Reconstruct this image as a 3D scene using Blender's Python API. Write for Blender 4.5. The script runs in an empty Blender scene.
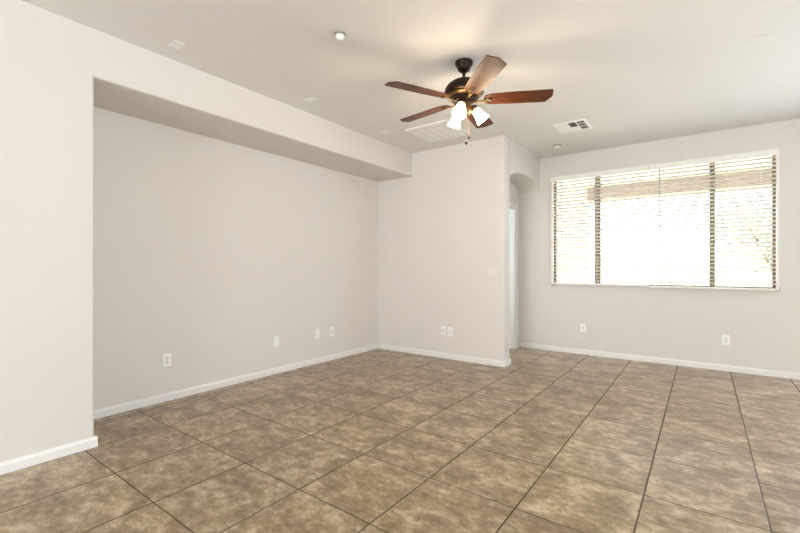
import bpy, bmesh, math, random
from mathutils import Vector, Matrix
random.seed(7)
S = bpy.context.scene
COL = S.collection
PI = math.pi

# ------------------------------------------------------------ camera
YAW = 0.6357
CAM = Vector((1.7347, -1.4444, 1.184))
cd = bpy.data.cameras.new('camera'); cam = bpy.data.objects.new('camera', cd); COL.objects.link(cam)
cam.location = CAM; cam.rotation_euler = (PI / 2, 0, YAW)
cd.sensor_width = 36; cd.lens = 411.12 / 800 * 36; cd.shift_y = 0.9 / 800
cd.clip_start = 0.05
S.camera = cam

# ------------------------------------------------------------ world, sun, area lights, exposure
w = bpy.data.worlds.new('world'); S.world = w; w.use_nodes = True
bg = w.node_tree.nodes['Background']
bg.inputs[0].default_value = (0.86, 0.93, 1.0, 1); bg.inputs[1].default_value = 4.4
sd = bpy.data.lights.new('sun', 'SUN'); sd.energy = 9.0; sd.angle = 0.01; sd.color = (1, .97, .93)
so = bpy.data.objects.new('sun', sd); COL.objects.link(so); so.rotation_euler = (math.radians(38), 0, math.radians(200))

def area(name, loc, rot, sx, sy, energy, color):
    d = bpy.data.lights.new(name, 'AREA'); d.shape = 'RECTANGLE'; d.size = sx; d.size_y = sy
    d.energy = energy; d.color = color
    o = bpy.data.objects.new(name, d); COL.objects.link(o); o.location = loc; o.rotation_euler = rot
    return o
# daylight by the patio door and passage; side and rear fill lights are added
area('patio_door_daylight', (3.65, 4.50, .95), (-PI / 2 + .04, 0, 0), 1.7, 1.6, 50, (.70, .84, 1))
area('side_fill', (5.08, -1.0, 1.55), (0, PI / 2 + .6, 0), 1.3, 2.2, 46, (.74, .87, 1))  # added fill from out of view, tilted up to lift the ceiling
area('rear_fill', (1.4, -7.40, 1.5), (PI / 2 + 1.12, 0, 0), 2.6, 1.2, 350, (.90, .95, 1))  # added fill behind the camera, aimed up to bounce off the ceiling
area('passage_window_daylight', (-2.06, 3.97, 1.5), (0, -PI / 2, 0), 1.3, .7, 15, (.74, .87, 1))
S.view_settings.view_transform = 'Standard'; S.view_settings.look = 'None'
S.view_settings.gamma = 1; S.view_settings.use_curve_mapping = False
S.view_settings.exposure = 0.38

# ------------------------------------------------------------ materials
def srgb(r, g, b):
    f = lambda c: (c / 255 / 12.92) if c / 255 <= .04045 else ((c / 255 + .055) / 1.055) ** 2.4
    return (f(r), f(g), f(b), 1)
class NT:
    def __init__(s, name):
        s.m = bpy.data.materials.new(name); s.m.use_nodes = True; s.t = s.m.node_tree
        s.b = s.t.nodes['Principled BSDF']; s.out = s.t.nodes['Material Output']
    def n(s, kind, **kw):
        nd = s.t.nodes.new(kind)
        for k, v in kw.items(): setattr(nd, k, v)
        return nd
    def set(s, sock, v):
        if isinstance(v, bpy.types.NodeSocket): s.t.links.new(v, sock)
        else: sock.default_value = v
    def math(s, op, a, b=0.0, c=0.0):
        nd = s.n('ShaderNodeMath', operation=op)
        for i, v in enumerate((a, b, c)): s.set(nd.inputs[i], v)
        return nd.outputs[0]
    def noise(s, vec, scale, detail=4, rough=.55, dist=0.0):
        nd = s.n('ShaderNodeTexNoise'); s.set(nd.inputs['Vector'], vec)
        nd.inputs['Scale'].default_value = scale; nd.inputs['Detail'].default_value = detail
        nd.inputs['Roughness'].default_value = rough; nd.inputs['Distortion'].default_value = dist
        return nd.outputs['Fac']
    def ramp(s, fac, stops):
        nd = s.n('ShaderNodeValToRGB'); s.set(nd.inputs[0], fac); e = nd.color_ramp.elements
        while len(e) < len(stops): e.new(.5)
        for el, (p, c) in zip(e, stops): el.position = p; el.color = c
        return nd.outputs[0]
    def mix(s, fac, a, b, mode='MIX'):
        nd = s.n('ShaderNodeMix', data_type='RGBA', blend_type=mode)
        s.set(nd.inputs[0], fac); s.set(nd.inputs[6], a); s.set(nd.inputs[7], b)
        return nd.outputs[2]
    def obj(s): return s.n('ShaderNodeTexCoord').outputs['Object']
    def bump(s, h, strength, dist=.002):
        nd = s.n('ShaderNodeBump'); s.set(nd.inputs['Height'], h)
        nd.inputs['Strength'].default_value = strength; nd.inputs['Distance'].default_value = dist
        s.t.links.new(nd.outputs[0], s.b.inputs['Normal'])
    def base(s, col, rough=.5, metal=0.0, spec=.5):
        s.set(s.b.inputs['Base Color'], col); s.set(s.b.inputs['Roughness'], rough)
        s.set(s.b.inputs['Metallic'], metal); s.b.inputs['Specular IOR Level'].default_value = spec
        return s

def plain(name, col, rough=.5, metal=0.0, var=.06, scale=30, spec=.5):
    t = NT(name); f = t.noise(t.obj(), scale, 3)
    dark = tuple(c * (1 - var) for c in col[:3]) + (1,)
    t.base(t.mix(f, dark, col), rough, metal, spec); return t.m

def paint(name, col):
    t = NT(name); o = t.obj()
    f = t.noise(o, 1.3, 2); dark = tuple(c * .985 for c in col[:3]) + (1,)
    t.base(t.mix(f, dark, col), .75, 0, .25)
    t.bump(t.noise(o, 90, 4), .12, .002); return t.m

M_WALL = paint('wall_paint', srgb(227, 222, 215))
M_CEIL = paint('ceiling_paint', srgb(239, 237, 234))
M_TRIM = plain('white_trim_paint', srgb(238, 236, 232), .4, var=.02)
M_WHITE = plain('white_plastic', srgb(249, 248, 245), .4, var=.02)
M_VENTW = plain('white_enamel', srgb(252, 251, 249), .45, var=.02)
M_SLOT = plain('slot_grey', srgb(128, 122, 115), .6)
M_ALMOND = plain('almond_plastic', srgb(236, 229, 219), .45, var=.02)
M_DUCT = plain('duct_grey', srgb(96, 88, 78), .7)
M_BRONZE = plain('oiled_bronze', srgb(52, 38, 30), .38, .75, .25, 14)
M_ABRASS = plain('antique_brass', srgb(128, 100, 66), .36, .8, .25, 18)
M_FRAME = plain('bronze_window_frame', srgb(140, 122, 100), .5, 0, .1)
M_BLIND = plain('white_blind_slat', srgb(246, 243, 236), .45, var=.02)
def slat_material():
    t = NT('white_slat'); o = t.obj()
    df = t.n('ShaderNodeBsdfDiffuse'); tr = t.n('ShaderNodeBsdfTranslucent'); mx = t.n('ShaderNodeMixShader'); a = t.n('ShaderNodeMixShader')
    c = t.mix(t.noise(o, 20, 2), srgb(250, 247, 240), srgb(252, 250, 245))
    t.set(df.inputs[0], c); t.set(tr.inputs[0], c); mx.inputs[0].default_value = .5
    t.t.links.new(df.outputs[0], mx.inputs[1]); t.t.links.new(tr.outputs[0], mx.inputs[2]); t.t.links.new(mx.outputs[0], t.out.inputs[0]); return t.m
M_SLAT = slat_material()
M_SCREW = plain('screw_grey', srgb(150, 146, 140), .4, .6)
M_BRACKET = plain('dark_bracket', srgb(70, 66, 60), .5)
M_STUCCO = plain('patio_stucco', srgb(242, 236, 222), .9, var=.06, scale=60)
M_BEAM = plain('patio_beam_brown', srgb(158, 146, 138), .8, var=.1)
M_CONC = plain('patio_concrete', srgb(222, 216, 206), .9, var=.1, scale=8)
M_GRAVEL = plain('pale_gravel', srgb(226, 214, 196), .95, var=.15, scale=40)
M_LEAF = plain('pale_leaf', srgb(206, 212, 192), .8, var=.2, scale=6)
M_BARK = plain('bark', srgb(128, 110, 92), .9, var=.3)

def tile_material():
    t = NT('travertine_tile'); o = t.obj()
    sp = t.n('ShaderNodeSeparateXYZ'); t.set(sp.inputs[0], o)
    TX, TY = .495, .5156
    u = t.math('DIVIDE', sp.outputs[0], TX); v = t.math('DIVIDE', sp.outputs[1], TY)
    fu = t.math('FRACT', u); fv = t.math('FRACT', v)
    iu = t.math('FLOOR', u); iv = t.math('FLOOR', v)
    du = t.math('MULTIPLY', t.math('SUBTRACT', .5, t.math('ABSOLUTE', t.math('SUBTRACT', fu, .5))), TX)
    dv = t.math('MULTIPLY', t.math('SUBTRACT', .5, t.math('ABSOLUTE', t.math('SUBTRACT', fv, .5))), TY)
    d = t.math('MINIMUM', du, t.math('ADD', dv, .0009))
    wob = t.math('MULTIPLY', t.noise(o, 60, 3), .0016)
    d = t.math('ADD', d, wob)
    mr = t.n('ShaderNodeMapRange'); t.set(mr.inputs[0], d)
    mr.inputs[1].default_value = .0042; mr.inputs[2].default_value = .006
    tile = mr.outputs[0]
    cb = t.n('ShaderNodeCombineXYZ'); t.set(cb.inputs[0], iu); t.set(cb.inputs[1], iv)
    wn = t.n('ShaderNodeTexWhiteNoise', noise_dimensions='3D'); t.set(wn.inputs[0], cb.outputs[0])
    off = t.n('ShaderNodeVectorMath', operation='MULTIPLY_ADD')
    t.set(off.inputs[0], wn.outputs['Color']); off.inputs[1].default_value = (17, 23, 31); t.set(off.inputs[2], o)
    stretch = t.n('ShaderNodeMapping'); t.set(stretch.inputs[0], off.outputs[0]); stretch.inputs['Scale'].default_value = (.85, 1.2, 1)
    P = stretch.outputs[0]
    big = t.noise(P, 5.0, 9, .72, .35)
    fine = t.noise(P, 17, 9, .75, .2)
    pit = t.noise(P, 48, 5, .62)
    mixv = t.math('ADD', t.math('MULTIPLY', big, .52), t.math('MULTIPLY', fine, .48))
    col = t.ramp(mixv, [(.385, srgb(100, 80, 56)), (.455, srgb(130, 107, 78)), (.51, srgb(153, 130, 99)), (.56, srgb(181, 160, 130)), (.635, srgb(208, 193, 170))])
    pitm = t.ramp(pit, [(.28, (.74, .70, .64, 1)), (.38, (1, 1, 1, 1))])
    col = t.mix(1.0, col, pitm, 'MULTIPLY')
    tone = t.math('MULTIPLY_ADD', wn.outputs['Value'], .14, .93)
    tc = t.n('ShaderNodeCombineColor')
    for i in range(3): t.set(tc.inputs[i], tone)
    col = t.mix(1.0, col, tc.outputs[0], 'MULTIPLY')
    gr = t.mix(t.noise(o, 12, 3), srgb(58, 47, 37), srgb(80, 66, 52))
    dust = t.ramp(t.noise(o, 1.7, 2, .5), [(.44, (0, 0, 0, 1)), (.62, (.5, .5, .5, 1))])
    gr = t.mix(dust, gr, srgb(128, 106, 78))
    col = t.mix(tile, gr, col)
    rough = t.math('MULTIPLY_ADD', tile, -.57, .85)
    t.base(col, rough, 0, .8)
    h = t.math('ADD', tile, t.math('MULTIPLY', big, .12))
    t.bump(h, .35, .0018)
    return t.m
M_TILE = tile_material()

def wood_material():
    t = NT('cherry_blade_wood'); o = t.obj()
    mp = t.n('ShaderNodeMapping'); t.set(mp.inputs[0], o); mp.inputs['Scale'].default_value = (1.2, 16, 16)
    g = t.noise(mp.outputs[0], 3.0, 6, .6, 1.2)
    col = t.ramp(g, [(.3, srgb(52, 23, 8)), (.5, srgb(80, 38, 13)), (.68, srgb(106, 58, 22))])
    t.base(col, .40, 0, .22); return t.m
M_WOOD = wood_material()

def shade_material():
    t = NT('lit_frosted_glass'); t.base(srgb(255, 246, 228), .35)
    t.b.inputs['Emission Color'].default_value = (1, .80, .50, 1); t.b.inputs['Emission Strength'].default_value = 16.0
    return t.m
M_SHADE = shade_material()
def bulb_material():
    t = NT('lit_bulb'); t.base(srgb(255, 250, 240), .3)
    t.b.inputs['Emission Color'].default_value = (1, .9, .72, 1); t.b.inputs['Emission Strength'].default_value = 9
    return t.m
M_BULB = bulb_material()
def glass_material():
    t = NT('window_glass'); tr = t.n('ShaderNodeBsdfTransparent'); gl = t.n('ShaderNodeBsdfGlossy')
    tr.inputs[0].default_value = (.95, .97, .96, 1); gl.inputs['Roughness'].default_value = .02
    fr = t.n('ShaderNodeFresnel'); fr.inputs[0].default_value = 1.35
    mx = t.n('ShaderNodeMixShader'); t.set(mx.inputs[0], fr.outputs[0])
    t.t.links.new(tr.outputs[0], mx.inputs[1]); t.t.links.new(gl.outputs[0], mx.inputs[2])
    t.t.links.new(mx.outputs[0], t.out.inputs[0]); return t.m
M_GLASS = glass_material()

# ------------------------------------------------------------ mesh helpers
def obj(name, bm, mat, parent=None, smooth=False, loc=None, rot=None):
    bmesh.ops.recalc_face_normals(bm, faces=bm.faces[:])
    me = bpy.data.meshes.new(name); bm.to_mesh(me); bm.free(); me.materials.append(mat)
    if smooth:
        for p in me.polygons: p.use_smooth = True
        me.set_sharp_from_angle(angle=math.radians(38))
    o = bpy.data.objects.new(name, me); COL.objects.link(o)
    if parent: o.parent = parent
    if loc is not None: o.location = loc
    if rot is not None: o.rotation_euler = rot
    return o
def tag(o, label, cat, group=None, kind=None):
    o['label'] = label; o['category'] = cat
    if group: o['group'] = group
    if kind: o['kind'] = kind
    return o
def thing(name, label, cat, loc=(0, 0, 0), rot=(0, 0, 0), group=None):
    o = bpy.data.objects.new(name, None); COL.objects.link(o); o.empty_display_size = .05
    o.location = loc; o.rotation_euler = rot
    return tag(o, label, cat, group)
def struct(name, bm, mat, parent=None, label=None, smooth=False):
    o = obj(name, bm, mat, parent, smooth)
    if not parent: o['kind'] = 'structure'
    if label: o['label'] = label
    return o
def box(bm, a, b, bevel=0.0, seg=2, mat=None):
    r = bmesh.ops.create_cube(bm, size=1); vs = r['verts']
    for v in vs:
        v.co = Vector([(a[i] + b[i]) / 2 + v.co[i] * (b[i] - a[i]) for i in range(3)])
    if mat is not None: bmesh.ops.transform(bm, matrix=mat, verts=vs)
    if bevel:
        es = list({e for v in vs for e in v.link_edges})
        bmesh.ops.bevel(bm, geom=es, offset=bevel, segments=seg, affect='EDGES', profile=.5)
    return vs
def bbox(a, b, bevel=0.0, seg=2):
    bm = bmesh.new(); box(bm, a, b, bevel, seg); return bm
def prism(bm, pts, vec):
    """pts: list of 3-D points of a planar outline, extruded along vec"""
    vs = [bm.verts.new(p) for p in pts]; f = bm.faces.new(vs)
    r = bmesh.ops.extrude_face_region(bm, geom=[f])
    nv = [g for g in r['geom'] if isinstance(g, bmesh.types.BMVert)]
    bmesh.ops.translate(bm, verts=nv, vec=vec)
    return vs, nv
def round_edges(bm, test, off, seg=5):
    es = [e for e in bm.edges if test((e.verts[0].co + e.verts[1].co) / 2, e.verts[0].co, e.verts[1].co)]
    if es: bmesh.ops.bevel(bm, geom=es, offset=off, segments=seg, affect='EDGES', profile=.5)
def lathe(bm, prof, seg=32, mat=None):
    rings = []
    for r, z in prof:
        if r < 1e-6: rings.append([bm.verts.new((0, 0, z))])
        else: rings.append([bm.verts.new((r * math.cos(2 * PI * k / seg), r * math.sin(2 * PI * k / seg), z)) for k in range(seg)])
    vs = [v for g in rings for v in g]
    for a, b in zip(rings, rings[1:]):
        for k in range(seg):
            k2 = (k + 1) % seg
            if len(a) == 1 and len(b) == 1: continue
            if len(a) == 1: bm.faces.new((a[0], b[k], b[k2]))
            elif len(b) == 1: bm.faces.new((a[k], a[k2], b[0]))
            else: bm.faces.new((a[k], a[k2], b[k2], b[k]))
    if mat is not None: bmesh.ops.transform(bm, matrix=mat, verts=vs)
    return vs
def tube(bm, pts, rad, seg=10, cap=True):
    pts = [Vector(p) for p in pts]
    rads = rad if isinstance(rad, (list, tuple)) else [rad] * len(pts)
    rings = []; up = Vector((0, 0, 1))
    for i, p in enumerate(pts):
        d = (pts[min(i + 1, len(pts) - 1)] - pts[max(i - 1, 0)]).normalized()
        ref = up if abs(d.dot(up)) < .95 else Vector((1, 0, 0))
        s = d.cross(ref).normalized(); t = s.cross(d)
        rings.append([bm.verts.new(p + (s * math.cos(2 * PI * k / seg) + t * math.sin(2 * PI * k / seg)) * rads[i]) for k in range(seg)])
    for a, b in zip(rings, rings[1:]):
        for k in range(seg): bm.faces.new((a[k], a[(k + 1) % seg], b[(k + 1) % seg], b[k]))
    if cap: bm.faces.new(rings[0][::-1]); bm.faces.new(rings[-1])
def cells(bm, us, vs, holes, d0, d1, place):
    """solid slab cut on a grid with holes; place(u, v, d) -> point; only outer faces are made"""
    def solid(i, j):
        if not (0 <= i < len(us) - 1 and 0 <= j < len(vs) - 1): return False
        cu, cv = (us[i] + us[i + 1]) / 2, (vs[j] + vs[j + 1]) / 2
        return not any(h[0] < cu < h[1] and h[2] < cv < h[3] for h in holes)
    V = {}
    def vert(i, j, k):
        if (i, j, k) not in V: V[(i, j, k)] = bm.verts.new(place(us[i], vs[j], (d0, d1)[k]))
        return V[(i, j, k)]
    for i in range(len(us) - 1):
        for j in range(len(vs) - 1):
            if not solid(i, j): continue
            for k in (0, 1): bm.faces.new([vert(i, j, k), vert(i + 1, j, k), vert(i + 1, j + 1, k), vert(i, j + 1, k)])
            for di, dj, e in ((-1, 0, ((i, j), (i, j + 1))), (1, 0, ((i + 1, j), (i + 1, j + 1))), (0, -1, ((i, j), (i + 1, j))), (0, 1, ((i, j + 1), (i + 1, j + 1)))):
                if not solid(i + di, j + dj):
                    (a, b), (c, d_) = e
                    bm.faces.new([vert(a, b, 0), vert(c, d_, 0), vert(c, d_, 1), vert(a, b, 1)])

# ------------------------------------------------------------ setting: the room
H = 2.757           # ceiling
XN, XL = -2.10, -1.50        # niche back wall, near left wall and bulkhead face
YE = -0.457         # end of the near left wall
YB = 3.22           # back wall of the niche side
XC = -0.172          # face of the arch wall
YW = 4.55           # window wall
XR, YR = 5.15, -7.5  # unseen right and rear walls; rear set far back to even the light
ZS = 2.44           # underside of the bulkhead

struct('floor', bbox((-2.4, YR - .15, -.12), (XR + .15, YW + .02, 0)), M_TILE)
struct('ceiling', bbox((-2.4, YR - .15, H), (XR + .15, YW + .15, H + .12)), M_CEIL)

bm = bmesh.new()
prism(bm, [(XL, YR, 0), (XL, YE, 0), (XL, YE, ZS), (XL, YB, ZS), (XL, YB, H), (XL, YR, H)], Vector((XN - XL, 0, 0)))
round_edges(bm, lambda c, a, b: abs(c.x - XL) < 1e-4 and ((abs(a.y - YE) < 1e-4 and abs(b.y - YE) < 1e-4) or (abs(a.z - ZS) < 1e-4 and abs(b.z - ZS) < 1e-4)), .019)
struct('wall_left', bm, M_WALL, label='near left wall with the dropped bulkhead over the recess', smooth=True)
struct('wall_recess', bbox((XN - .15, YR, 0), (XN, YB + .2, H)), M_WALL, label='set-back wall under the bulkhead')

bm = bmesh.new(); box(bm, (XN - .15, YB, 0), (XC, YB + .19, H))
round_edges(bm, lambda c, a, b: abs(c.x - XC) < 1e-4 and abs(a.z - b.z) > 1, .02)
struct('wall_back', bm, M_WALL, smooth=True)

# arch header, open below, its far end dying into the window wall
AY0, AY1, ASP, AAP = YB + .19, YW + .02, 2.235, 2.415
pts = []
N = 24
for k in range(N + 1):
    a = PI * k / N
    y = (AY0 + AY1) / 2 - math.cos(a) * (AY1 - AY0) / 2
    s = math.sin(a)
    pts.append((XC, y, ASP - (.085 if k == 0 else 0) + (AAP - ASP) * (s ** .85)))
pts += [(XC, AY1, H), (XC, AY0, H)]
XA = -.47
bm = bmesh.new(); prism(bm, pts, Vector((XA - XC, 0, 0)))
round_edges(bm, lambda c, a, b: abs(c.x - XC) < 1e-4 and AY0 + .01 < c.y < AY1 - .005 and c.z < 2.45, .014, 3)
struct('wall_arch', bm, M_WALL, label='wall over the arched opening', smooth=True)

bm = bmesh.new()
DY0, DY1, DZ = 3.55, 4.36, 2.035
cells(bm, [AY0 - .1, DY0, DY1, YW], [0, DZ, H], [(DY0, DY1, -1, DZ)], XA, XA - .12, lambda u, v, d: (d, u, v))
struct('wall_hall', bm, M_WALL, label='wall with the white cased doorway inside the arched opening')

bm = bmesh.new()
WX0, WX1, WZ0, WZ1 = .0, 2.385, .95, 2.46
SX0, SX1 = 2.75, 4.55
cells(bm, [XN - .15, WX0, WX1, SX0, SX1, XR + .15], [0, WZ0, 2.1, WZ1, H],
      [(WX0, WX1, WZ0, WZ1), (SX0, SX1, -1, 2.1)], YW, YW + .16, lambda u, v, d: (u, d, v))
struct('wall_window', bm, M_WALL)
bm = bmesh.new()
cells(bm, [YR, -2.1, .1, YW], [0, .9, 2.2, H], [(-2.1, .1, .9, 2.2)], XR, XR + .15, lambda u, v, d: (d, u, v))
struct('wall_right', bm, M_WALL)
bm = bmesh.new()
cells(bm, [-2.25, .1, 2.7, XR + .15], [0, .9, 2.1, H], [(.1, 2.7, .9, 2.1)], YR, YR - .15, lambda u, v, d: (u, d, v))
struct('wall_rear', bm, M_WALL)

# baseboards: a small stepped profile swept along a straight run
def baseboard(name, p0, p1, nrm, h=.068, t=.014):
    p0, p1, n = Vector(p0), Vector(p1), Vector(nrm)
    prof = [(0, 0), (t, 0), (t, h * .72), (t * .72, h * .86), (t * .45, h), (0, h)]
    bm = bmesh.new()
    prism(bm, [p0 + n * a + Vector((0, 0, b)) for a, b in prof], p1 - p0)
    return struct(name, bm, M_TRIM)
baseboard('baseboard_left', (XL, YR, 0), (XL, YE + .014, 0), (1, 0, 0))
baseboard('baseboard_left_end', (XL, YE, 0), (XN, YE, 0), (0, 1, 0))
baseboard('baseboard_recess', (XN, YE + .014, 0), (XN, YB, 0), (1, 0, 0))
baseboard('baseboard_back', (XN + .014, YB, 0), (XC + .014, YB, 0), (0, -1, 0))
baseboard('baseboard_arch', (XC, YB, 0), (XC, AY0, 0), (1, 0, 0))
baseboard('baseboard_window', (XA + .014, YW, 0), (SX0 - .07, YW, 0), (0, -1, 0))

# door inside the arched opening
dr = bpy.data.objects.new('door_1', None); COL.objects.link(dr); dr['kind'] = 'structure'
dr['label'] = 'white cased doorway inside the arched opening'
bm = bmesh.new()
for a, b in (((XA, DY0 - .068, 0), (XA + .017, DY0, DZ + .068)), ((XA, DY1, 0), (XA + .017, DY1 + .068, DZ + .068)), ((XA, DY0, DZ), (XA + .017, DY1, DZ + .068))):
    box(bm, a, b, .004, 2)
obj('casing', bm, M_TRIM, dr)
for y in (DY0, DY1):
    s_ = 1 if y == DY0 else -1
    obj('jamb', bbox((XA - .12, min(y, y + s_ * .014), 0), (XA, max(y, y + s_ * .014), DZ)), M_TRIM, dr)
obj('jamb_head', bbox((XA - .12, DY0 + .014, DZ - .014), (XA, DY1 - .014, DZ)), M_TRIM, dr)
bm = bmesh.new()
cells(bm, [YB + .19, 3.6, 4.35, YW], [0, .8, 2.2, H], [(3.6, 4.35, .8, 2.2)], XN, XN - .15, lambda u, v, d: (d, u, v))  # unseen end wall added to limit the sky light reaching the doorway
struct('wall_passage_added', bm, M_WALL, label='added, unseen end wall of the passage behind the arched opening')

# window in the far wall: bronze frame of three lites, glass, thin drywall stool
wn = bpy.data.objects.new('window_1', None); COL.objects.link(wn); wn['kind'] = 'structure'
wn['label'] = 'wide three-lite window with bronze frame behind the blinds'
FY0, FY1 = YW + .075, YW + .125
ms = ((WX0, WX0 + .035), (.545, .615), (1.79, 1.845), (WX1 - .039, WX1))
bm = bmesh.new()
for x0, x1 in ms: box(bm, (x0, FY0, WZ0), (x1, FY1, WZ1), .004, 1)
for (a, b), (c, d) in zip(ms, ms[1:]):
    box(bm, (b, FY0 + .004, WZ0), (c, FY1, WZ0 + .016)); box(bm, (b, FY0 + .004, WZ1 - .035), (c, FY1, WZ1))
obj('window_frame', bm, M_FRAME, wn)
for (a, b), (c, d) in zip(ms, ms[1:]):
    bm = bmesh.new(); box(bm, (b, FY0 + .024, WZ0 + .016), (c, FY0 + .028, WZ1 - .035)); obj('pane', bm, M_GLASS, wn)

# patio door right of the frame
sl = bpy.data.objects.new('door_2', None); COL.objects.link(sl); sl['kind'] = 'structure'
sl['label'] = 'sliding glass patio door right of the window'
bm = bmesh.new()
for x0, x1 in ((SX0, SX0 + .06), (3.62, 3.7), (SX1 - .06, SX1)): box(bm, (x0, FY0, .0), (x1, FY1, 2.1))
for x0, x1 in ((SX0 + .06, 3.62), (3.7, SX1 - .06)):
    box(bm, (x0, FY0, 0), (x1, FY1, .07)); box(bm, (x0, FY0, 2.04), (x1, FY1, 2.1))
obj('door_frame', bm, M_FRAME, sl)
for x0, x1 in ((SX0 + .06, 3.62), (3.7, SX1 - .06)):
    obj('pane', bbox((x0, FY0 + .02, .07), (x1, FY0 + .026, 2.04)), M_GLASS, sl)

# ------------------------------------------------------------ outside
struct('patio_floor', bbox((-6, YW + .02, -.2), (9, 7.6, -.05)), M_CONC)
struct('patio_roof', bbox((-3, YW + .16, 2.66), (9, 7.1, 2.78)), M_STUCCO, label='cream ceiling of the covered patio')
struct('patio_beam', bbox((0, 6.75, 2.42), (9, 6.95, 2.66)), M_BEAM)
struct('patio_pillar', bbox((-.62, 6.72, -.05), (0.0, 7.0, 2.66)), M_STUCCO)
struct('yard_ground', bbox((-25, 7.6, -.25), (30, 40, -.08)), M_GRAVEL)
struct('yard_wall', bbox((-25, 17, -.08), (30, 17.2, 1.7)), M_STUCCO)

def leafy(name, label, cat, x, y, h, rad, n, trunk=True):
    t = thing(name, label, cat, (x, y, -.08))
    bm = bmesh.new(); tips = []
    rnd = random.Random(int(x * 100))
    base_n = 4
    for k in range(base_n):
        a = 2 * PI * k / base_n + rnd.random(); top = Vector((math.cos(a) * rad * .7, math.sin(a) * rad * .7, h * (.7 + .2 * rnd.random())))
        mid = Vector((math.cos(a) * rad * .22, math.sin(a) * rad * .22, h * .4))
        tube(bm, [(0, 0, 0), mid, top], [.05 * h / 3, .035 * h / 3, .012 * h / 3], 7)
        tips += [mid.lerp(top, f) for f in (.3, .6, .85, 1)]
    obj('trunk', bm, M_BARK, t)
    bm = bmesh.new()
    for i in range(n):
        c = rnd.choice(tips) + Vector((rnd.gauss(0, 1), rnd.gauss(0, 1), rnd.gauss(0, .9))) * rad * .3
        if c.z < .1: c.z = .1 + rnd.random() * .2
        d = Vector((rnd.uniform(-1, 1), rnd.uniform(-1, 1), rnd.uniform(-.6, .8))).normalized()
        s = d.cross(Vector((rnd.uniform(-1, 1), rnd.uniform(-1, 1), rnd.uniform(-1, 1)))).normalized()
        L, W = .13 * h / 3 * rnd.uniform(.7, 1.3), .045 * h / 3
        f = [bm.verts.new(p) for p in (c, c + d * L * .5 + s * W, c + d * L, c + d * L * .5 - s * W)]
        bm.faces.new(f)
    obj('foliage', bm, M_LEAF, t)
    return t
leafy('desert_tree', 'pale green desert tree beyond the patio, behind the right window lite', 'tree', 3.3, 11.6, 3.0, 1.1, 2400)
leafy('desert_shrub', 'low pale shrub beyond the patio, behind the lower right of the middle lite', 'shrub', 1.3, 9.4, 1.4, .6, 1200)

# ------------------------------------------------------------ window blinds
def blind(name, label, x0, x1, zb, wand):
    t = thing(name, label, 'window blind', (0, 0, 0), group='white slatted blinds over the window')
    bm = bmesh.new(); box(bm, (x0, YW - .082, 2.385), (x1, YW - .064, 2.452), .004, 2)
    box(bm, (x0 + .004, YW - .064, 2.40), (x1 - .004, YW - .002, 2.446))
    obj('valance', bm, M_BLIND, t)
    dl, dr_ = (.003, .024) if wand else (.024, .003)
    ztop, pitch = 2.372, .0457
    n = int((ztop - zb - .02) / pitch) + 1
    bm = bmesh.new(); yc = YW - .034
    for i in range(n):
        z = ztop - i * pitch
        prof = []
        for k in range(7):
            f = k / 6 - .5
            yy, zz = f * .05, .0022 * (1 - 4 * f * f)
            a = SLAT_TILT; prof.append((yy * math.cos(a) - zz * math.sin(a), yy * math.sin(a) + zz * math.cos(a)))
        outl = [(yc + a, z + b) for a, b in prof] + [(yc + a, z + b - .0026) for a, b in reversed(prof)]
        prism(bm, [(x0 + dl, a, b) for a, b in outl], Vector((x1 - x0 - dl - dr_, 0, 0)))
    obj('slats', bm, M_SLAT, t)
    xs = x1 - .021 if wand else x0
    obj('side_channel', bbox((xs, YW - .064, zb - .02), (xs + .021, YW - .001, 2.398), .002, 1), M_BLIND, t)
    obj('bottom_rail', bbox((x0 + dl, yc - .026, zb - .022), (x1 - dr_, yc + .026, zb), .004), M_BLIND, t)
    bm = bmesh.new(); L = x1 - x0
    for f in (.12, .5, .88) if L < 1.3 else (.1, .37, .63, .9):
        for dy in (-.0275, .0275): tube(bm, [(x0 + L * f, yc + dy, zb - .01), (x0 + L * f, yc + dy, 2.39)], .0011, 5)
    obj('ladder_cord', bm, M_BLIND, t)
    return t
SLAT_TILT = math.radians(-14)
b1 = blind('slatted_blind', 'white slatted window blind over the left part of the window, with hanging lift cords', .006, 1.19, .968, False)
b2 = blind('slatted_blind', 'white slatted window blind over the right part of the window, with a thin tilt wand', 1.196, 2.386, .956, True)
bm = bmesh.new(); tube(bm, [(1.305, YW - .088, 2.40), (1.306, YW - .09, 2.1), (1.312, YW - .092, 1.63)], .0042, 8)
obj('tilt_wand', bm, M_SCREW, b2, True)
bm = bmesh.new()
yq = YW - .089
tube(bm, [(.150, yq, 2.39), (.152, yq, 1.9), (.150, yq, 1.60)], .0014, 6)
tube(bm, [(.160, yq, 2.39), (.162, yq, 1.95), (.172, yq, 1.76), (.20, yq - .004, 1.735), (.206, yq, 1.66), (.205, yq, 1.60)], .0014, 6)
obj('lift_cord', bm, M_SCREW, b1, True)
for x, z in ((.150, 1.60), (.205, 1.60), (.176, 1.752), (.214, 1.738)):
    bm = bmesh.new(); lathe(bm, [(0, .03), (.003, .03), (.007, .004), (.007, -.002), (0, -.004)], 10, Matrix.Translation((x, yq, z)))
    obj('cord_tassel', bm, M_SCREW, b1, True)
for o, x in ((b1, .006), (b2, 2.386)):
    s = 1 if o is b1 else -1
    bm = bmesh.new(); box(bm, (x - .004, YW - .05, .935 if o is b2 else .945), (x + .004, YW - .001, .985)); box(bm, (min(x, x + s * .022), YW - .05, .93), (max(x, x + s * .022), YW - .002, .936))
    obj('hold_down_bracket', bm, M_BRACKET, o)
bm = bmesh.new(); box(bm, (1.1965, YW - .088, 2.38), (1.217, YW - .0825, 2.46), .003)
obj('valance_clip', bm, M_BLIND, b2)

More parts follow.
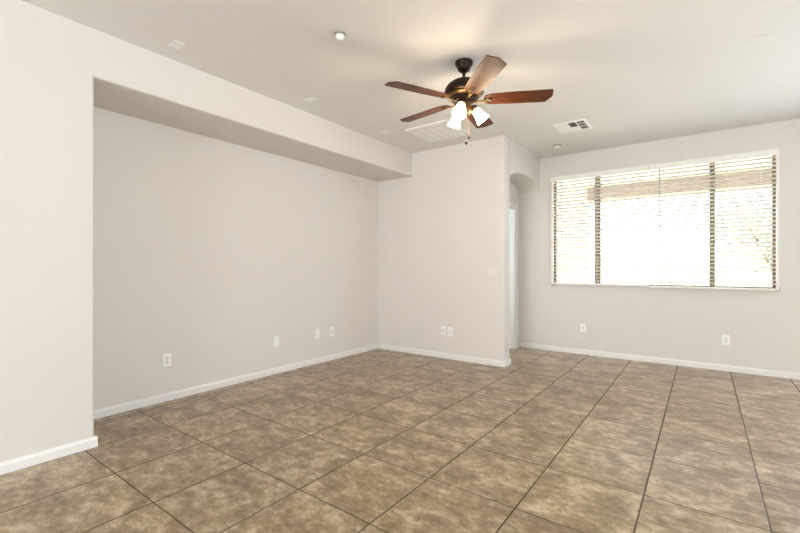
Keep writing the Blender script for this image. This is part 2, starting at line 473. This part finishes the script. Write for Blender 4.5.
# curtain rod whose end just enters the frame at the right
cr = thing('curtain_rod', 'white curtain rod end high on the window wall at the right edge', 'curtain rod', (2.55, YW, 2.67))
bm = bmesh.new(); tube(bm, [(0.0, -.07, 0), (2.2, -.07, 0)], .011, 12); obj('rod', bm, M_WHITE, cr, True)
bm = bmesh.new(); lathe(bm, [(0, 0), (.012, .0), (.012, .006), (.018, .012), (.022, .022), (.018, .034), (0, .04)], 16, Matrix.Translation((0.022, -.07, 0)) @ Matrix.Rotation(-PI / 2, 4, 'Y'))
obj('finial', bm, M_WHITE, cr, True)
for x in (.06, 2.1):
    bm = bmesh.new(); box(bm, (x - .012, -.07, -.006), (x + .012, 0, .006)); box(bm, (x - .014, -.006, -.03), (x + .014, 0, .03), .002, 1)
    obj('rod_bracket', bm, M_WHITE, cr)

# ------------------------------------------------------------ wall plates  (built in x-z, front towards -y)
def plate_body(w=.07, h=.115):
    return bbox((-w / 2, -.006, -h / 2), (w / 2, 0, h / 2), .003, 2)
def screw(parent, x, z, y=-.0062):
    bm = bmesh.new(); lathe(bm, [(0, 0), (.0034, 0), (.003, .0014), (0, .0018)], 10, Matrix.Translation((x, y, z)) @ Matrix.Rotation(PI / 2, 4, 'X'))
    obj('screw', bm, M_SCREW, parent, True)
def outlet(label, loc, rz, group='duplex wall outlets'):
    t = thing('wall_outlet', label, 'outlet', loc, (0, 0, rz), group)
    obj('cover_plate', plate_body(), M_WHITE, t)
    for z in (.0195, -.0195):
        bm = bmesh.new()
        lathe(bm, [(0, 0), (.0172, 0), (.0168, .0022), (0, .0026)], 24, Matrix.Translation((0, -.0058, z)) @ Matrix.Rotation(PI / 2, 4, 'X'))
        for v in bm.verts: v.co.z = z + max(-.0142, min(.0142, v.co.z - z))
        r = obj('receptacle', bm, M_DUP, t)
        bm = bmesh.new()
        for x, hh in ((-.0063, .0046), (.0063, .0038)): box(bm, (x - .0012, -.0092, z + .002 - hh), (x + .0012, -.0078, z + .002 + hh))
        lathe(bm, [(0, 0), (.0024, 0), (.0024, .0008), (0, .0008)], 10, Matrix.Translation((0, -.0084, z - .0085)) @ Matrix.Rotation(PI / 2, 4, 'X'))
        obj('slots', bm, M_SLOT, r)
    screw(t, 0, 0); return t
M_DUP = plain('outlet_face', srgb(236, 233, 228), .4, var=.02)
def blank(label, loc, rz, group='blank wall plates', name='blank_wall_plate', mat=None):
    t = thing(name, label, 'wall plate', loc, (0, 0, rz), group)
    obj('cover_plate', plate_body(), mat or M_WHITE, t); screw(t, 0, .042); screw(t, 0, -.042); return t
def jack(label, loc, rz, group='jack plates'):
    t = thing('jack_plate', label, 'wall plate', loc, (0, 0, rz), group)
    obj('cover_plate', plate_body(), M_WHITE, t)
    r = obj('insert', bbox((-.0165, -.0075, -.0335), (.0165, -.0055, .0335), .001, 1), M_DUP, t)
    bm = bmesh.new(); lathe(bm, [(0, 0), (.0065, 0), (.0055, .002), (.0045, .002), (.0045, .009), (0, .009)], 12, Matrix.Translation((0, -.007, 0)) @ Matrix.Rotation(PI / 2, 4, 'X'))
    obj('connector', bm, M_SCREW, r, True)
    screw(t, 0, .048); screw(t, 0, -.048); return t
RL = PI / 2      # front towards +x
outlet('white duplex outlet on the recess wall, leftmost and nearest of the wall plates there', (XN, .264, .362), RL)
blank('plain white blank plate alone near the middle of the recess wall', (XN, 1.428, .358), RL)
blank('plain white blank plate on the recess wall beside the farthest outlet', (XN, 2.037, .368), RL)
outlet('white duplex outlet on the recess wall nearest the far corner', (XN, 2.274, .362), RL)
jack('white plate left of the touching pair low on the back wall', (-1.004, YB, .357), 0)
outlet('white duplex outlet right of the pair low on the back wall', (-.900, YB, .352), 0)
outlet('white duplex outlet on the window wall under the left end of the window', (.416, YW, .359), 0)
outlet('white duplex outlet on the window wall under the right part of the window', (1.943, YW, .355), 0)
sw = thing('light_switch', 'off white double light switch on the back wall near its right corner', 'light switch', (-.318, YB, 1.137))
obj('cover_plate', plate_body(.105, .118), M_ALMOND, sw)
for x in (-.023, .023):
    r = obj('rocker', bbox((x - .0165, -.009, -.0335), (x + .0165, -.005, .0335), .0015, 1), M_ALMOND, sw)
    screw(sw, x, .048); screw(sw, x, -.048)

# ------------------------------------------------------------ ceiling plates, detectors
CD = (-PI / 2, 0, 0)
def ceil_plate(label, x, y, rz=PI / 2, mat=M_VENTW):
    t = blank(label, (x, y, H), 0, 'blank plates on the ceiling', 'ceiling_cover_plate', mat)
    t.rotation_mode = 'XYZ'; t.rotation_euler = (PI / 2, 0, rz)   # front (-y) turned to face down
    return t
ceil_plate('small white cover plate on the ceiling near the bulkhead, nearest the camera', -1.262, -.046)
ceil_plate('small white cover plate on the ceiling along the middle of the bulkhead', -1.23, 1.158)
ceil_plate('small white cover plate on the ceiling by the far end of the bulkhead', -1.218, 2.30)
ceil_plate('faint cover plate painted like the ceiling, at upper right in front of the window', 2.035, 2.285, mat=M_CEIL)
sm = thing('ceiling_sensor', 'small round white dome on the ceiling between fan and left bulkhead', 'sensor', (-.235, .545, H))
bm = bmesh.new(); lathe(bm, [(0, 0), (.036, 0), (.036, -.006), (.034, -.009), (0, -.009)], 28); obj('base_ring', bm, M_SCREW, sm, True)
bm = bmesh.new(); lathe(bm, [(.032, -.009), (.031, -.022), (.025, -.034), (.013, -.041), (0, -.042)], 28); obj('dome', bm, M_WHITE, sm, True)
bm = bmesh.new(); lathe(bm, [(.0335, -.009), (.0345, -.009), (.0345, -.013), (.0335, -.013)], 28); obj('gap_ring', bm, M_DUCT, sm, True)
s2 = thing('smoke_alarm', 'small round white alarm on the ceiling near the window wall', 'smoke alarm', (.213, 4.03, H))
bm = bmesh.new(); lathe(bm, [(0, 0), (.05, 0), (.05, -.008), (0, -.008)], 28); obj('base_ring', bm, M_DUCT, s2, True)
bm = bmesh.new(); lathe(bm, [(.044, -.008), (.043, -.026), (.034, -.036), (0, -.038)], 28); obj('dome', bm, M_WHITE, s2, True)

# ------------------------------------------------------------ ceiling supply register
rg = thing('ceiling_register', 'white square air register with dark slots on the ceiling near the window', 'air vent', (.567, 3.385, H), (0, 0, 0))
def frame(bm, x0, x1, y0, y1, w, z0, z1):
    for a, b in (((x0, y0), (x1, y0 + w)), ((x0, y1 - w), (x1, y1)), ((x0, y0 + w), (x0 + w, y1 - w)), ((x1 - w, y0 + w), (x1, y1 - w))):
        box(bm, (a[0], a[1], z0), (b[0], b[1], z1))
bm = bmesh.new(); frame(bm, -.17, .17, -.18, .18, .032, -.008, 0)
box(bm, (-.036, -.148, -.006), (-.026, .148, -.001)); box(bm, (.050, -.148, -.006), (.060, .148, -.001))
box(bm, (-.026, .02, -.006), (.05, .148, -.003)); obj('face_frame', bm, M_VENTW, rg)
obj('duct_backing', bbox((-.138, -.148, -.0014), (.138, .148, -.0004)), M_DUCT, rg)
bm = bmesh.new()
for k in range(7):       # left bank, angled so that its fins hide the duct
    x = -.13 + k * .0155
    box(bm, (-.009, -.148, -.0006), (.009, .148, .0006), 0, 2, Matrix.Translation((x, 0, -.006)) @ Matrix.Rotation(math.radians(-20), 4, 'Y'))
obj('left_louvers', bm, M_VENTW, rg)
bm = bmesh.new()
for k in range(4):       # right bank, open towards the room
    x = .0655 + k * .0215
    box(bm, (-.003, -.148, -.0006), (.003, .148, .0006), 0, 2, Matrix.Translation((x, 0, -.004)) @ Matrix.Rotation(math.radians(50), 4, 'Y'))
for y in (-.06, .035): box(bm, (.06, y - .007, -.006), (.14, y + .007, -.004))
obj('right_louvers', bm, M_VENTW, rg)

# return air grille
gv = thing('return_air_grille', 'large white square return air grille on the ceiling behind the fan', 'air vent', (-.744, 2.65, H))
bm = bmesh.new(); frame(bm, -.27, .27, -.28, .28, .03, -.012, 0); obj('face_frame', bm, M_VENTW, gv)
obj('duct_backing', bbox((-.24, -.25, -.0016), (.24, .25, -.0004)), M_DUCT, gv)
bm = bmesh.new()
for k in range(27):
    y = -.243 + k * .0187
    box(bm, (-.24, -.0095, -.0006), (.24, .0095, .0006), 0, 2, Matrix.Translation((0, y, -.0065)) @ Matrix.Rotation(math.radians(-24), 4, 'X'))
obj('louvers', bm, M_VENTW, gv)
bm = bmesh.new()
for x in (-.155, -.05, .055, .16):
    box(bm, (x - .004, -.25, -.013), (x + .004, .25, -.0105))
obj('stiffener_bars', bm, M_DUP, gv)

# ------------------------------------------------------------ ceiling fan
Fw, Fr = Vector((-math.sin(YAW), math.cos(YAW), 0)), Vector((math.cos(YAW), math.sin(YAW), 0))
FC = CAM + Fw * 3.15 + Fr * .490; FC.z = H
fan = thing('ceiling_fan', 'bronze ceiling fan with five cherry wood blades and three lit glass shades', 'ceiling fan', FC)
bm = bmesh.new(); lathe(bm, [(0, 0), (.066, 0), (.068, -.008), (.066, -.022), (.056, -.034), (.052, -.046), (.045, -.064), (.03, -.076), (.016, -.082), (0, -.083)], 36)
obj('canopy', bm, M_BRONZE, fan, True)
bm = bmesh.new(); tube(bm, [(0, 0, -.08), (0, 0, -.135)], .012, 16); obj('downrod', bm, M_BRONZE, fan, True)
bm = bmesh.new()
lathe(bm, [(0, -.114), (.022, -.117), (.03, -.127), (.06, -.135), (.095, -.149), (.124, -.170), (.142, -.195), (.149, -.222), (.149, -.236), (.144, -.242), (.125, -.248), (.108, -.262), (.1, -.272), (.1, -.282), (0, -.284)], 48)
obj('motor_housing', bm, M_BRONZE, fan, True, (0, 0, -.007))
bm = bmesh.new(); lathe(bm, [(.126, -.2475), (.132, -.253), (.126, -.262), (.108, -.268), (.106, -.262)], 48)
obj('housing_band', bm, M_ABRASS, fan, True, (0, 0, -.007))  # lighter brass tone paints in the lamp-lit underside of the housing
bm = bmesh.new(); lathe(bm, [(0, -.283), (.085, -.284), (.09, -.292), (.085, -.302), (.06, -.308), (0, -.308)], 40)
obj('flywheel', bm, M_BRONZE, fan, True)
bm = bmesh.new(); lathe(bm, [(0, -.306), (.052, -.307), (.056, -.314), (.054, -.34), (.057, -.352), (.057, -.388), (.048, -.400), (.03, -.409), (.014, -.416), (.008, -.426), (0, -.428)], 36)
obj('switch_housing', bm, M_ABRASS, fan, True)  # brass tone stands for bronze lit by the lamps
ZB = -.297                   # blade plane below the ceiling
def blade_mesh():
    bm = bmesh.new(); r0, r1 = .150, .652
    near, far = -1, 1
    out = [(r0 + .012, .048), (r0 + .05, .064), (r0 + .2, .073), (r1 - .05, .077), (r1 - .038, .075), (r1 - .002, .012), (r1, -.004), (r1 - .008, -.066), (r1 - .016, -.075), (r0 + .2, -.073), (r0 + .05, -.064), (r0 + .012, -.048), (r0, -.03), (r0, .03)]
    prism(bm, [(x, y, 0) for x, y in out], Vector((0, 0, .0065)))
    bmesh.ops.bevel(bm, geom=[e for e in bm.edges if abs(e.verts[0].co.z - e.verts[1].co.z) < 1e-6], offset=.0015, segments=2, affect='EDGES')
    return bm
def iron_mesh():
    bm = bmesh.new()
    arm = [(.06, .012), (.10, .009), (.135, .009), (.16, .014), (.185, .021), (.205, .021), (.222, .014), (.232, 0)]
    pts = arm + [(x, -y) for x, y in reversed(arm[:-1])]
    prism(bm, [(x, y, 0) for x, y in pts], Vector((0, 0, -.006)))
    for v in bm.verts:
        x = v.co.x
        v.co.z += -.012 * max(0, 1 - ((x - .11) / .06) ** 2)
    return bm
def ring_mesh():
    bm = bmesh.new(); N, K = 24, 8; rr = []
    for i in range(N):
        a = 2 * PI * i / N
        rr.append([bm.verts.new(((.192 + (.017 + .004 * math.cos(b)) * math.cos(a)), (.017 + .004 * math.cos(b)) * math.sin(a), -.009 + .004 * math.sin(b))) for b in [2 * PI * k / K for k in range(K)]])
    for i in range(N):
        for k in range(K): bm.faces.new((rr[i][k], rr[(i + 1) % N][k], rr[(i + 1) % N][(k + 1) % K], rr[i][(k + 1) % K]))
    return bm
def bscrew_mesh():
    bm = bmesh.new()
    lathe(bm, [(0, -.010), (.006, -.0095), (.008, -.006), (0, -.006)], 12, Matrix.Translation((.192, 0, 0)))
    return bm
PHASE = math.degrees(YAW) + 207.6
PITCH = math.radians(-11)
src = None
for k in range(5):
    a = math.radians(PHASE + 72 * k)
    rot = (PITCH, 0, a)
    m = Matrix.Rotation(a, 4, 'Z') @ Matrix.Rotation(PITCH, 4, 'X')
    if src is None:
        bl = obj('blade', blade_mesh(), M_WOOD, fan); ir = obj('blade_bracket', iron_mesh(), M_ABRASS, bl)
        rg_ = obj('bracket_ring', ring_mesh(), M_BRONZE, bl, True); sc = obj('bracket_screw', bscrew_mesh(), M_SCREW, bl)
        src = bl
    else:
        bl = src.copy(); COL.objects.link(bl)
        for ch in list(src.children):
            c = ch.copy(); COL.objects.link(c); c.parent = bl
    bl.location = (0, 0, ZB); bl.rotation_euler = m.to_euler()
# three lamps
def shade_mesh():
    bm = bmesh.new()
    prof = [(.024, 0), (.030, .007), (.033, .027), (.036, .049), (.041, .071), (.047, .091), (.054, .106)]
    outp = prof + [(r - .003, z) for r, z in reversed(prof)]
    lathe(bm, outp, 32)
    return bm
def holder_mesh():
    bm = bmesh.new(); lathe(bm, [(0, -.034), (.012, -.034), (.019, -.026), (.028, -.014), (.030, .004), (.028, .006), (0, .004)], 24); return bm
def bulb_mesh():
    bm = bmesh.new(); lathe(bm, [(0, .008), (.012, .010), (.014, .03), (.024, .046), (.025, .060), (.018, .076), (0, .084)], 20); return bm
for ang in (3, 113, 248):
    a = math.radians(ang + math.degrees(YAW))
    d = Vector((math.cos(a), math.sin(a), 0))
    neck = d * .085 + Vector((0, 0, -.360)); axis = (d * .62 + Vector((0, 0, -.80))).normalized()
    q = Vector((0, 0, 1)).rotation_difference(axis).to_matrix().to_4x4(); T = Matrix.Translation(neck) @ q
    ar = bmesh.new(); tube(ar, [d * .045 + Vector((0, 0, -.345)), d * .07 + Vector((0, 0, -.338)), neck - axis * .03], .009, 12)
    arm = obj('lamp_arm', ar, M_ABRASS, fan, True)
    b_ = holder_mesh(); bmesh.ops.transform(b_, matrix=T, verts=b_.verts[:]); obj('lamp_holder', b_, M_ABRASS, arm, True)
    b_ = shade_mesh(); bmesh.ops.transform(b_, matrix=T, verts=b_.verts[:]); sh = obj('lamp_shade', b_, M_SHADE, fan, True)
    b_ = bulb_mesh(); bmesh.ops.transform(b_, matrix=T, verts=b_.verts[:]); obj('bulb', b_, M_BULB, sh, True)
    ld = bpy.data.lights.new('lamp_light', 'POINT'); ld.energy = 4.5; ld.shadow_soft_size = .05; ld.color = (1, .84, .62)
    lo = bpy.data.objects.new('lamp_light', ld); COL.objects.link(lo); lo.parent = fan; lo.location = neck + axis * .135
# pull chains
for (dx, z1) in ((.034, .568), (.010, .619)):
    p = Fr * dx + Fw * (-.012 if dx > .02 else -.036)
    bm = bmesh.new(); tube(bm, [(p.x, p.y, -.385), (p.x, p.y, -z1)], .0013, 6)
    ch = obj('pull_chain', bm, M_ABRASS, fan)
    bm = bmesh.new(); lathe(bm, [(0, .008), (.003, .008), (.008, -.002), (.010, -.012), (.007, -.022), (0, -.025)], 14, Matrix.Translation((p.x, p.y, -z1)))
    obj('chain_fob', bm, M_BRONZE, ch, True)
